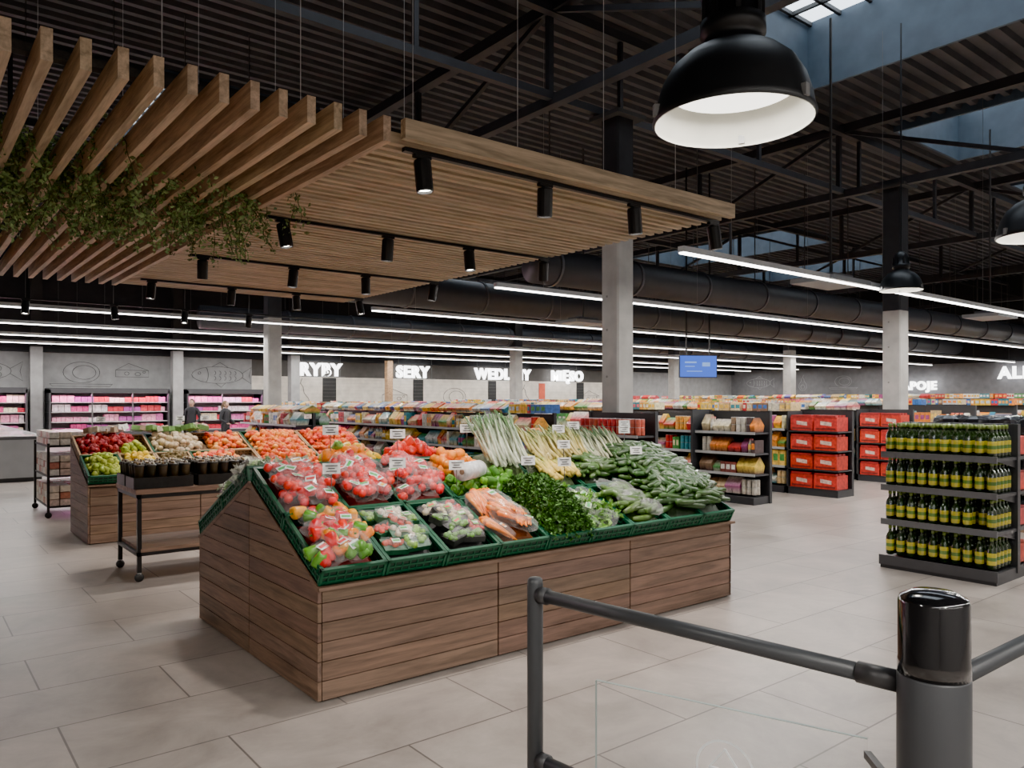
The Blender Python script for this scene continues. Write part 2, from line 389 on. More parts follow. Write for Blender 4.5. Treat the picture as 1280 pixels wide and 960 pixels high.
# ------------------------------------------------------------------ stands
WAL = (.205, .125, .086)
def stand(name, X0, X1, Y0, depth, ze, za, double, mod=3):
    e = empty(name); q = B(); T = .02; D2 = depth/2 if double else depth
    sl = (za-ze)/D2
    Ye = Y0+depth
    c = (.05, .035, .025)
    if double: P = [(Y0+T, 0), (Ye-T, 0), (Ye-T, ze-.01), (Y0+D2, za-.02), (Y0+T, ze-.01)]
    else: P = [(Y0+T, 0), (Ye-T, 0), (Ye-T, za-.02), (Y0+T, ze-.01)]
    n = len(P)
    V = [(X0+T, a, b_) for a, b_ in P]+[(X1-T, a, b_) for a, b_ in P]
    q.add(V, [tuple(range(n))[::-1], tuple(range(n, 2*n))]+[(i, (i+1) % n, n+(i+1) % n, n+i) for i in range(n)], c)
    ph = .1
    mw = (X1-X0)/mod
    for side in (Y0, Ye-T):
        top = ze if (side == Y0 or double) else za
        for k in range(mod):
            z = .012
            while z < top-.005:
                z2 = min(z+ph-.005, top); q.bb((X0+k*mw+.005 + (T if k == 0 else 0), side, z), (X0+(k+1)*mw-.005, side+T, z2), jc(WAL, .16)); z += ph
    q.bb((X0, Y0-.02, ze), (X1+.03, Y0+.03, ze+.018), jc(WAL, .05))
    if double: q.bb((X0, Ye-.03, ze), (X1+.03, Ye+.02, ze+.018), jc(WAL, .05))
    q.build('front_panels', M_WX, e)
    q = B()
    for xs in (X0, X1-T):
        segs = [(0, 1), ] if not double else [(0, 1), (1, 0)]
        for si, sg in enumerate(segs):
            z = .012
            while z < za-.005:
                z2 = z+ph-.005
                cuts = [z, min(z2, za-.002)]
                if z < ze < z2: cuts = [z, ze, min(z2, za-.002)]
                col = jc(WAL, .16)
                for a, b_ in zip(cuts[:-1], cuts[1:]):
                    def yb(zz):
                        off = max(0, (zz-ze)/sl)
                        if si == 0: return (Y0+off, Y0+D2-.003)
                        return (Y0+D2+.003, Ye-off)
                    (y1, y2), (y3, y4) = yb(a), yb(b_)
                    if y2-y1 < .01: continue
                    V = [(xs, y1, a), (xs, y2, a), (xs, y4, b_), (xs, y3, b_)]; V += [(v[0]+T, v[1], v[2]) for v in V]
                    q.add(V, [(3, 2, 1, 0), (4, 5, 6, 7), (0, 1, 5, 4), (1, 2, 6, 5), (2, 3, 7, 6), (3, 0, 4, 7)], col)
                z += ph
        q.strut((xs+T/2, Y0, ze+.005), (xs+T/2, Y0+D2, za+.005), .024, jc(WAL, .05))
        if double: q.strut((xs+T/2, Ye, ze+.005), (xs+T/2, Y0+D2, za+.005), .024, jc(WAL, .05))
    q.build('side_panels', M_WY, e)
    return e, math.atan(sl)

def frame(X0, Y0, z0, th, back=False, X1=0):
    if not back: return (np.array([X0, Y0, z0]), np.array([[1, 0, 0], [0, math.cos(th), math.sin(th)], [0, -math.sin(th), math.cos(th)]]))
    return (np.array([X1, Y0, z0]), np.array([[-1, 0, 0], [0, -math.cos(th), math.sin(th)], [0, math.sin(th), math.cos(th)]]))

def crate(b, u, v, w, l, h, col=(.006, .085, .04)):
    g = .006; u0, v0, u1, v1 = u+g, v+g, u+w-g, v+l-g; t = .012
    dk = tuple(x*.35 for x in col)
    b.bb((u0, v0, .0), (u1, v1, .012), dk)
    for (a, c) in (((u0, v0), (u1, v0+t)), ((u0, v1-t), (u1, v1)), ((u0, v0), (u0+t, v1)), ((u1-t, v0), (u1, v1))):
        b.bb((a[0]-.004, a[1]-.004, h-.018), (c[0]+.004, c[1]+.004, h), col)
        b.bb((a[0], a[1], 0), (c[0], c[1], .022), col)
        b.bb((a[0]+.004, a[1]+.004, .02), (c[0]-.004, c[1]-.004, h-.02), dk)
        b.bb((a[0]-.001, a[1]-.001, h*.45), (c[0]+.001, c[1]+.001, h*.45+.01), col)
        lx = c[0]-a[0]; ly = c[1]-a[1]
        nr = int(max(lx, ly)/.045)
        for i in range(nr+1):
            if lx > ly: xx = a[0]+lx*i/nr; b.box((xx, (a[1]+c[1])/2, h/2), (.008, t+.002, h*.9), col)
            else: yy = a[1]+ly*i/nr; b.box(((a[0]+c[0])/2, yy, h/2), (t+.002, .008, h*.9), col)

APP = lathe([(.05, -.82), (.5, -.9), (.85, -.5), (1, .05), (.9, .55), (.5, .85), (.2, .75), (.02, .6)], 10)
SPH = lathe(sphprof(7), 10)
SPL = lathe(sphprof(5), 7)
PEP = lathe([(.1, -1.15), (.55, -1.2), (.75, -.9), (.85, -.3), (1, .4), (.95, .8), (.6, .95), (.25, .8), (.12, .8), (.1, 1.15), (.03, 1.15)], 12, 4, .1)
PEPc = 8
def HH(x, y, h, base): return base+h*(1-(2*x-1)**4)*(1-(2*y-1)**4)
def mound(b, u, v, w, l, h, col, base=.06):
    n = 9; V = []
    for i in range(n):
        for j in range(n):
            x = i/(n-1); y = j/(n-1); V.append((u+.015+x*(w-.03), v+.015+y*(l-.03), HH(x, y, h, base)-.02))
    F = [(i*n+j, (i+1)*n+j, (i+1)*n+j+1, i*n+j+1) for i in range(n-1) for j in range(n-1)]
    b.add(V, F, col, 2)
def spots(u, v, w, l, h, nx, ny, base=.06, mg=.04, jit=.35):
    for i in range(nx):
        for j in range(ny):
            x = (i+.5+U(-jit, jit)+(.25 if j % 2 else -.25))/nx; y = (j+.5+U(-jit, jit))/ny
            x = min(1, max(0, x)); y = min(1, max(0, y))
            yield u+mg+x*(w-2*mg), v+mg+y*(l-2*mg), HH(x, y, h, base)
def put(b, T, p, Rm, s, col, mat=0, smooth=True):
    b.add((T[0]*np.array(s)) @ Rm.T+np.array(p), T[1], col, mat, smooth)
def rounds(b, u, v, w, l, cols, r=.036, h=.07, T=APP, mat=0, base=.06):
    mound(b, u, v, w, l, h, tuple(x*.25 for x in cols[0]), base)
    nx = max(2, int(w/(r*1.75))); ny = max(2, int(l/(r*1.75)))
    for lay in range(2):
        for p in spots(u, v, w, l, h, nx, ny, base):
            if lay and R() < .55: continue
            s = r*U(.88, 1.1); c = jc(random.choice(cols), .15); c2 = jc(random.choice(cols), .15)
            C = np.linspace(0, 1, len(T[0]))[:, None]; CC = np.array(c)*(1-C)+np.array(c2)*C
            put(b, T, (p[0], p[1], p[2]+lay*r*.9), rrot(1.2), (s, s, s*U(.85, 1)), CC, mat)
def pepper(b, p, r, c, Rm=None):
    if Rm is None: Rm = rrot()
    V, F = PEP; C = ringcol([c]*PEPc+[(.1, .25, .04)]*3, 12)
    b.add((V*r) @ Rm.T+np.array(p), F, C, 0, True)
def peppers(b, u, v, w, l, cols, h=.08, r=.042, base=.06):
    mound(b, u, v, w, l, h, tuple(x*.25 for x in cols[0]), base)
    for lay in range(2):
        for p in spots(u, v, w, l, h, int(w/(r*1.9)), int(l/(r*1.9)), base):
            if lay and R() < .5: continue
            pepper(b, (p[0], p[1], p[2]+lay*.04), r*U(.85, 1.1), jc(random.choice(cols), .15))
def film(b, p, s, Rm):
    V, F = SPH; V = V.copy(); V = np.sign(V)*np.abs(V)**.75
    V = V*(1+rng.normal(0, .07, V.shape)); put(b, (V, F), p, Rm, s, (1, 1, 1), 1, False)
    V, F = lathe([(.25, 0), (.12, .35), (.3, .7), (.55, 1.)], 7); V = V*(1+rng.normal(0, .12, V.shape))
    V = V*np.array([.5*s[0], .35*s[2], .35*s[1]]) @ rot(-math.pi/2).T+np.array([0, s[1]*.85, 0]); b.add(V @ Rm.T+np.array(p), F[:-2], (1, 1, 1), 1)
def label(b, p, Rm, w, h, z, c=(.8, .8, .78), c2=None):
    V = np.array([(-w/2, -h/2, z), (w/2, -h/2, z), (w/2, h/2, z+.002), (-w/2, h/2, z)]); b.add(V @ Rm.T+np.array(p), [(0, 1, 2, 3)], c, 3)
    if c2 is not None:
        V = V*np.array([.8, .45, 1])+np.array([0, 0, .001]); b.add(V @ Rm.T+np.array(p), [(0, 1, 2, 3)], c2, 3)
def bags(b, u, v, w, l, inner, n=(3, 4), h=.05, lab=None, base=.07, r=.03, sz=(.085, .09, .045)):
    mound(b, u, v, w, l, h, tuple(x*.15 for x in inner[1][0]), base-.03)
    for p in spots(u, v, w, l, h, n[0], n[1], base, .05, .25):
        Rm = rot(U(-.35, .35), U(-.4, .4), U(-.8, .8)); p = np.array(p)+np.array([0, 0, .02])
        for i in range(inner[0]):
            q_ = np.array([U(-.75, .75)*sz[0], U(-.75, .75)*sz[1], U(-.1, .45)*sz[2]]) @ Rm.T+p
            c = jc(random.choice(inner[1]), .15)
            if inner[2] == 'pep': pepper(b, q_, r*U(.9, 1.1), c)
            elif inner[2] == 'sph': put(b, SPH, q_, rrot(), (r, r, r*.9), c, 0)
            elif inner[2] == 'car':
                V, F = tube([(0, -.09, 0), (0, 0, .003), (0, .08, 0), (0, .095, 0)], [.004, .013, .019, .006], 7); b.add((V @ rot(0, 0, U(-.3, .3)).T) @ Rm.T+q_*.6+p*.4, F, c, 0, True)
            elif inner[2] == 'leaf':
                for _ in range(7): 
                    V = np.array([(0, 0, 0), (.02, .03, .01), (0, .06, 0), (-.02, .03, .01)]) @ rrot().T; b.add(V+q_, [(0, 1, 2), (0, 2, 3)], c, 2)
        film(b, p, sz, Rm)
        if lab and R() < .7: label(b, p+np.array([U(-.03, .03), U(-.03, .03), 0]), Rm, .06, .045, sz[2]*1.0, lab[0], random.choice(lab[1]))
def packs(b, u, v, w, l, inner, tray, n=(2, 4), h=.04, lab=((.8, .8, .78), [(.1, .4, .1)])):
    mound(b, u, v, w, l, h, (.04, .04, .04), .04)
    for p in spots(u, v, w, l, h, n[0], n[1], .06, .07, .15):
        Rm = rot(U(-.25, .25), U(-.25, .25), U(-.35, .35)); p = np.array(p)+np.array([0, 0, .02])
        b.box(p, (.15, .1, .035), tray, 3, Rm)
        c0 = random.choice(inner)
        for i in range(14):
            q_ = np.array([U(-.06, .06), U(-.035, .035), .02]) @ Rm.T+p; put(b, SPL, q_, rrot(), [U(.014, .022)]*3, jc(c0, .2), 0)
        V = np.array([(-.075, -.05, .03), (.075, -.05, .03), (.075, .05, .03), (-.075, .05, .03), (-.05, -.03, .042), (.05, -.03, .042), (.05, .03, .042), (-.05, .03, .042)])
        b.add(V @ Rm.T+p, [(4, 5, 6, 7), (0, 1, 5, 4), (1, 2, 6, 5), (2, 3, 7, 6), (3, 0, 4, 7)], (1, 1, 1), 1)
        if R() < .6: label(b, p, Rm, .05, .035, .045, lab[0], random.choice(lab[1]))
def cucs(b, u, v, w, l, h=.1, n=70, c=(.03, .075, .015), ln=.15, r=.021, base=.07):
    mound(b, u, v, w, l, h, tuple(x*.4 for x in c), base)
    mx = min(.45, ln*.55/w)
    for lay in range(3):
        for _ in range(n//3):
            al = R() < .72
            x = U(mx*.7, 1-mx*.7) if al else U(.08, .92); y = U(.06, .94) if al else U(.22, .78); z = HH(x, y, h, base)+lay*.02
            Ln = ln*U(.8, 1.05); bd = U(-.02, .02); cc = jc(c, .35); rr = r*U(.85, 1.15)
            P = [(-Ln, 0, 0), (-Ln*.93, bd*.1, 0), (-Ln*.4, bd*.8, 0), (Ln*.4, bd*.8, 0), (Ln*.93, bd*.1, 0), (Ln, 0, 0)]
            V, F = tube(P, [rr*.3, rr*.75, rr, rr, rr*.7, rr*.25], 8)
            C = ringcol([tuple(k*1.8 for k in cc), cc, cc, cc, cc, tuple(k*2.2 for k in cc)], 8)
            Rm = rot(U(-.08, .08), U(-.1, .1), U(-.45, .45) if al else U(1.1, 2.0))
            b.add(V @ Rm.T+np.array([u+x*w, v+y*l, z]), F, C, 0, True)
def leafy(b, u, v, w, l, col, n=1800, h=.13, s=.03, base=.07):
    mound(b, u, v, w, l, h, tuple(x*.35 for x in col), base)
    for _ in range(n):
        x, y = U(0, 1), U(0, 1); g = U(.5, 1.5)
        p = np.array([u+x*w, v+y*l, HH(x, y, h, base)+U(-.01, .035)]); ss = s*U(.6, 1.4)
        V = np.array([(0, 0, 0), (.5*ss, .4*ss, .25*ss), (.25*ss, ss, -.1*ss), (-.3*ss, .95*ss, .15*ss), (-.5*ss, .4*ss, -.15*ss)]) @ rrot().T
        b.add(V+p, [(0, 1, 2), (0, 2, 3), (0, 3, 4)], tuple(k*g for k in col), 2)
def stalks(b, u, v, w, l, n=40, cw=(.75, .78, .6), cg=(.12, .25, .06), ln=.45, base=.1, r=.013, lean=.7, h=.08):
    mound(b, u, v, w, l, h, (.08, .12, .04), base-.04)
    for _ in range(n):
        x, y = U(.08, .92), U(.0, .5); a = U(-.25, .25); up = U(.15, .5)*lean
        p0 = np.array([u+x*w, v+y*l, base+h*.7*U(.6, 1.2)]); d = np.array([math.sin(a), math.cos(a)*math.cos(up), math.sin(up)])
        P = [p0, p0+d*ln*.35, p0+d*ln*.7+np.array([0, 0, .01]), p0+d*ln]
        V, F = tube(P, [r, r*.9, r*.8, r*.4], 6); b.add(V, F, ringcol([cw, cw, tuple((i+j)/2 for i, j in zip(cw, cg)), cg], 6), 0, True)
        for k in range(2):
            s = U(-1, 1)*.03; e_ = P[3]+np.array([s, U(-.02, .06), U(-.04, .02)]); V = [P[2]+np.array([-.008, 0, 0]), P[2]+np.array([.008, 0, 0]), e_]
            b.add(V, [(0, 1, 2)], cg, 2)
def pricetag(b, p, yaw=-.4):
    Rm = rot(-.15, 0, yaw); p = np.array(p)
    b.strut(p, p+np.array([0, 0, .11]), .004, (.1, .1, .1), 3)
    c = p+np.array([0, 0, .135]); b.box(c, (.1, .004, .062), (.8, .8, .78), 3, Rm)
    for k, wd in ((.016, .07), (0, .04), (-.016, .06)): b.box(c+np.array([0, -.004, k]) @ Rm.T, (wd, .002, .005), (.05, .05, .05), 3, Rm)

X0, X1, Y0, DP = 1.68, 5.16, 3.69, 1.96; ZE, ZA = .575, 1.04
st, th = stand('produce_display_stand', X0, X1, Y0, DP, ZE, ZA, True)
sl_len = math.hypot(DP/2, ZA-ZE); CW = (X1-X0)/9; CL = sl_len/2-.005
FR = frame(X0, Y0, ZE+.02, th); FBk = frame(X0, Y0+DP, ZE+.02, th, True, X1)
q = B()
for fr in (FR, FBk):
    q.fr = fr
    for i in range(9):
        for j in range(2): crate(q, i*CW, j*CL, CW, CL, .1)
q.fr = None; q.build('green_crates', M_CRATE, st)

RED = (.72, .012, .008); ORG = (.95, .24, .008); YEL = (.95, .58, .02); GRN = (.06, .2, .015); LG = (.25, .45, .06)
def pile(name, fr, cells, fn):
    q = B(); q.fr = fr
    for (i, j, nw, nl) in cells: fn(q, i*CW+.015, j*CL+.015, nw*CW-.03, nl*CL-.03)
    q.build(name, M_PLAIN)
WL = ((.8, .8, .78), [(.7, .03, .03), (.08, .4, .1), (.8, .45, .05)])
pile('bagged_bell_peppers', FR, [(0, 0, 1, 1)], lambda b, u, v, w, l: bags(b, u, v, w, l, (5, [RED, RED, ORG, (.1, .3, .02), (.9, .38, .02)], 'pep'), (3, 4), .06, WL, .08, .036))
pile('packed_mushrooms', FR, [(1, 0, 1, 1)], lambda b, u, v, w, l: packs(b, u, v, w, l, [(.65, .55, .42), (.7, .05, .02), (.6, .08, .03), (.2, .4, .05)], (.03, .12, .06), (2, 5), .05, ((.7, .72, .62), [(.1, .4, .1), (.6, .1, .05)])))
pile('packed_salad_mix', FR, [(2, 0, 1, 1)], lambda b, u, v, w, l: packs(b, u, v, w, l, [(.16, .36, .05), (.55, .04, .03), (.12, .28, .04), (.6, .5, .35)], (.03, .03, .03), (2, 5), .05, ((.2, .45, .12), [(.8, .8, .7), (.65, .1, .08)])))
pile('bagged_carrots', FR, [(3, 0, 1, 1)], lambda b, u, v, w, l: bags(b, u, v, w, l, (14, [(.92, .22, .01), (.88, .27, .02)], 'car'), (2, 3), .06, ((.75, .75, .7), [(.8, .3, .05), (.1, .4, .1)]), .075, .03, (.1, .11, .045)))
pile('parsley_bunches', FR, [(4, 0, 1, 1.25)], lambda b, u, v, w, l: leafy(b, u, v, w+.03, l, (.045, .13, .015), 3600, .15, .026))
pile('bagged_lettuce', FR, [(5, 0, 1, 1)], lambda b, u, v, w, l: bags(b, u, v, w, l, (12, [(.2, .42, .05), (.14, .33, .04)], 'leaf'), (2, 3), .03, ((.5, .65, .4), [(.1, .45, .12)]), .055, .03, (.1, .11, .04)))
pile('packed_zucchini', FR, [(6, 0, 1, 1)], lambda b, u, v, w, l: (cucs(b, u, v, w, l, .05, 36, (.06, .12, .02), .1, .024), [film(b, (u+U(.08, w-.08), v+U(.08, l-.08), .15), (.08, .1, .03), rot(0, 0, U(-1, 1))) for _ in range(6)]))
pile('cucumber_pile', FR, [(7, 0, 2, 2)], lambda b, u, v, w, l: cucs(b, u, v, w, l, .14, 480, ln=.13, r=.022))
pile('cucumber_pile', FR, [(6, 1, 1, 1)], lambda b, u, v, w, l: cucs(b, u, v, w, l, .1, 100, (.06, .12, .03), ln=.11))
TB = lambda b, u, v, w, l: bags(b, u, v, w, l, (9, [RED, (.75, .02, .01), (.6, .015, .015)], 'sph'), (3, 4), .07, WL, .08, .028)
pile('bagged_tomatoes', FR, [(0, 1, 1, 1)], TB)
pile('bagged_cherry_tomatoes', FR, [(1, 1, 1, 1)], TB)
pile('bagged_plum_tomatoes', FR, [(2, 1, 1, 1)], TB)
pile('oranges_pile', FR, [(3, 1.45, 1.1, .6)], lambda b, u, v, w, l: rounds(b, u, v, w, l, [(.95, .27, .01)], .036, .11, SPH))
pile('green_bell_peppers', FR, [(3, 1, 1.7, .55)], lambda b, u, v, w, l: peppers(b, u, v, w, l, [GRN, (.08, .25, .02), (.14, .36, .03)], .06, .036))
pile('leek_bunches', FR, [(4, 1.35, 1.1, .7)], lambda b, u, v, w, l: stalks(b, u, v, w, l, 60, (.7, .74, .58), (.08, .2, .05), .36, .13, .012, 1.5, .09))
pile('sweetcorn_cobs', FR, [(5, 1, 1, .7)], lambda b, u, v, w, l: stalks(b, u, v, w, l, 50, (.75, .55, .12), (.3, .38, .1), .2, .12, .02, .25, .08))
pile('celery_bunches', FR, [(5.1, 1.4, 1.6, .7)], lambda b, u, v, w, l: stalks(b, u, v, w, l, 110, (.55, .45, .17), (.14, .2, .05), .24, .14, .014, .9, .09))
pile('spring_onion_bunches', FR, [(6.6, 1.35, 1.3, .7)], lambda b, u, v, w, l: stalks(b, u, v, w, l, 110, (.5, .5, .35), (.03, .09, .02), .26, .13, .01, .8, .08))
pile('red_bell_peppers', FBk, [(4.9, 1, 1.4, 1)], lambda b, u, v, w, l: peppers(b, u, v, w, l, [RED, (.78, .03, .01)], .15, .045, .09))
pile('yellow_bell_peppers', FBk, [(6.35, 1, 1.2, 1)], lambda b, u, v, w, l: peppers(b, u, v, w, l, [YEL, ORG, ORG, LG], .15, .045, .09))
pile('white_cabbage_heads', FBk, [(3, 0, 1.8, 1.6)], lambda b, u, v, w, l: rounds(b, u, v, w, l, [(.4, .5, .2)], .085, .04, SPH, 2))
pile('beetroot_pile', FBk, [(0, 0, 3, 2)], lambda b, u, v, w, l: rounds(b, u, v, w, l, [(.2, .02, .05), (.15, .05, .06)], .045, .06, APP))
pile('potato_pile', FBk, [(5, 0, 2.6, 1)], lambda b, u, v, w, l: rounds(b, u, v, w, l, [(.5, .35, .18)], .04, .06, SPH))
pile('bagged_lettuce', FBk, [(7.7, .5, 1.3, 1.5)], lambda b, u, v, w, l: bags(b, u, v, w, l, (10, [(.3, .45, .2), (.5, .55, .4), (.65, .66, .58)], 'leaf'), (3, 4), .06, None, .07, .03, (.1, .12, .07)))
q = B(); V, F = lathe([(.1, -.6), (.6, -.65), (.95, -.3), (1, .05), (.85, .5), (.4, .65), (.1, .55), (.12, .9), (.05, .95)], 20, 8, .06)
q.add(V*.085+np.array([4.02, 4.72, 1.27]), F, ringcol([(.8, .27, .04)]*6+[(.3, .25, .1)]*3, 20), 0, True); q.build('pumpkin', M_PLAIN)
q = B(); Rm = rot(0, math.pi/2, .5)
V, F = lathe([(.012, -.13), (.06, -.13), (.06, .13), (.012, .13)], 20); q.add(V @ Rm.T+np.array([3.0, 4.2, 1.08]), F, (.72, .72, .72), 3, True)
V, F = lathe([(.002, -.132), (.018, -.132), (.018, .132), (.002, .132)], 12); q.add(V @ Rm.T+np.array([3.0, 4.2, 1.08]), F, (.3, .2, .12), 3)
q.build('plastic_bag_roll', M_PLAIN)
q = B()
for (u_, v_) in ((.3, .6), (.75, .62), (.95, 1.0), (1.55, 1.05), (1.75, .55), (1.9, 1.05), (2.25, .75), (2.6, 1.05), (1.62, .95), (3.1, .95), (2.05, .5), (.5, 1.08), (1.15, .55), (3.2, 1.05), (2.4, 1.0), (2.9, .6)):
    p = FR[0]+np.array([u_, v_, .16]) @ FR[1]; pricetag(q, p+np.array([0, 0, .02]))
q.build('price_tags', M_PLAIN)

# second stand: fruit
a0, a1, b0, dp = 1.6, 5.1, 9.26, 1.04
st2, th2 = stand('fruit_display_stand', a0, a1, b0, dp, .62, 1.03, False)
FR2 = frame(a0, b0, .64, th2); cw2 = (a1-a0)/9; cl2 = math.hypot(dp, .41)/2-.01
q = B(); q.fr = FR2
for i in range(9):
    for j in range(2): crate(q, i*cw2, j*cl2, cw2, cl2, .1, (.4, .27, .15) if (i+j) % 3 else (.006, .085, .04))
q.build('crates', M_CRATE, st2)
def pile2(name, cells, cols, r=.038, T=APP, h=.07):
    q = B(); q.fr = FR2
    for (i, j, nw, nl) in cells: rounds(q, i*cw2+.015, j*cl2+.015, nw*cw2-.03, nl*cl2-.03, cols, r, h, T)
    q.build(name, M_PLAIN)
pile2('red_apples_pile', [(0, 1, 1.8, 1)], [(.3, .01, .02), (.4, .03, .03)])
pile2('pears_pile', [(0, 0, 1, 1), (1, .9, .9, .6)], [(.3, .4, .04), (.42, .48, .06)])
pile2('lemons_pile', [(1, 0, 1, 1)], [(.85, .6, .04)])
pile2('kiwi_pile', [(2, 0, 1, 1)], [(.18, .13, .05)], .032)
pile2('potato_pile', [(2, 1, 1.6, 1)], [(.55, .42, .25), (.6, .5, .35)], .042, SPH)
pile2('peaches_pile', [(3, 0, 1.5, 1), (3.7, 1, 1.3, 1)], [(.85, .2, .03), (.85, .38, .08), (.7, .05, .02)], .038, SPH)
pile2('nectarines_pile', [(5, 0, 2, 2)], [(.8, .1, .02), (.9, .32, .04)], .038, SPH, .1)
pile2('gala_apples_pile', [(7, 0, 2, 2)], [(.7, .04, .02), (.85, .22, .04), (.75, .08, .02)], .04, APP, .12)
q = B()
for u_ in (.3, 1.2, 1.5, 2.2, 2.9, 3.3):
    p = FR2[0]+np.array([u_, 1.08, .16]) @ FR2[1]; pricetag(q, p)
q.build('price_tags', M_PLAIN)
q = B()
for k in range(26):
    x = U(1.75, 3.1); q.box((x, 10.17+U(-.1, .05), 1.2+U(-.01, .02)), (.13, .1, .06), jc(random.choice([(.15, .3, .08), (.6, .55, .4), (.4, .3, .2), (.8, .8, .75)]), .1), 3, rot(U(-.3, .3), U(-.3, .3), U(-1, 1)))
q.build('packed_berries', M_PLAIN)

# table
q = B(); tx0, tx1, ty0, ty1 = 1.6, 2.75, 7.1, 7.85; K = (.015, .015, .016)
for x in (tx0+.02, tx1-.02):
    for y in (ty0+.02, ty1-.02):
        q.bb((x-.017, y-.017, .08), (x+.017, y+.017, .76), K, 1)
        V, F = lathe([(.01, -.015), (.035, -.015), (.038, 0), (.035, .015), (.01, .015)], 14); q.add(V @ rot(math.pi/2, 0, .3).T+np.array([x, y, .038]), F, (.03, .03, .03), 1, True); q.box((x, y, .075), (.03, .03, .02), (.3, .3, .3), 1)
for z in (.74, .25):
    q.bb((tx0, ty0, z-.03), (tx1, ty0+.03, z), K, 1); q.bb((tx0, ty1-.03, z-.03), (tx1, ty1, z), K, 1); q.bb((tx0, ty0, z-.03), (tx0+.03, ty1, z), K, 1); q.bb((tx1-.03, ty0, z-.03), (tx1, ty1, z), K, 1)
for z, t in ((.745, .04), (.25, .03)):
    for i in range(5): q.bb((tx0-.01 if z > .5 else tx0+.03, ty0+i*.15, z), (tx1, ty0+(i+1)*.15-.003, z+t), jc(tuple(x*1.3 for x in WAL), .1), 0)
q.build('wooden_display_table', [M_WX, M_METAL])
q = B()
for cx in (1.83, 2.36):
    for cy in (7.3, 7.64):
        w_, l_ = .48, .3
        for (dx, dy, sx, sy) in ((0, -l_/2, w_, .01), (0, l_/2, w_, .01), (-w_/2, 0, .01, l_), (w_/2, 0, .01, l_)): q.box((cx+dx, cy+dy, .835), (sx, sy, .095), (.015, .015, .016), 3)
        q.box((cx, cy, .795), (w_, l_, .01), (.015, .015, .016), 3)
        for i in range(5):
            for j in range(3):
                px, py = cx-.19+i*.095, cy-.095+j*.095
                V, F = lathe([(.032, .8), (.042, .97), (.044, .975), (.044, .99), (.002, .992)], 12)
                q.add(V+np.array([px, py, 0]), F, ringcol([jc((.06, .045, .025), .4)]*2+[(.04, .035, .03)]*2+[(.3, .28, .24)], 12), 3, True)
                for _ in range(4): put(q, SPL, (px+U(-.02, .02), py+U(-.02, .02), 1.0), rrot(), [.011]*3, jc(random.choice([(.3, .2, .1), (.6, .55, .45), (.1, .06, .04)])), 0)
q.build('herb_punnet_trays', M_PLAIN)
q = B()
for _ in range(12):
    p = (U(2.5, 2.72), U(7.2, 7.75), .87+U(0, .08)); bx = jc(random.choice([(.3, .45, .15), (.75, .75, .7), (.5, .55, .3)])); put(q, SPH, p, rrot(), (.05, .06, .05), bx, 2, False); film(q, p, (.07, .08, .07), rrot())
q.build('bagged_salad_heads', M_PLAIN)

# cart rack
q = B(); x0, x1, y0, y1 = 1.56, 2.1, 11.68, 12.9
for x in (x0, x1):
    for y in (y0, y1):
        q.bb((x-.015, y-.015, .08), (x+.015, y+.015, .98), K, 1)
        V, F = lathe([(.01, -.015), (.04, -.015), (.04, .015), (.01, .015)], 12); q.add(V @ rot(math.pi/2).T+np.array([x, y, .04]), F, K, 1, True)
for z in (.15, .55, .95):
    q.bb((x0, y0, z-.02), (x1, y1, z), K, 1)
for z in (.15, .55, .95):
    for i in range(4):
        for j in range(9):
            for k in range(3 if z < .9 else 2):
                q.box((x0+.07+i*.13, y0+.08+j*.13, z+.045+k*.09), (.115, .115, .08), jc(random.choice([(.65, .5, .42), (.75, .7, .62), (.78, .74, .68), (.5, .2, .14), (.7, .6, .48)]), .1), 0)
q.build('wire_shelf_trolley', [M_PACK, M_METAL])

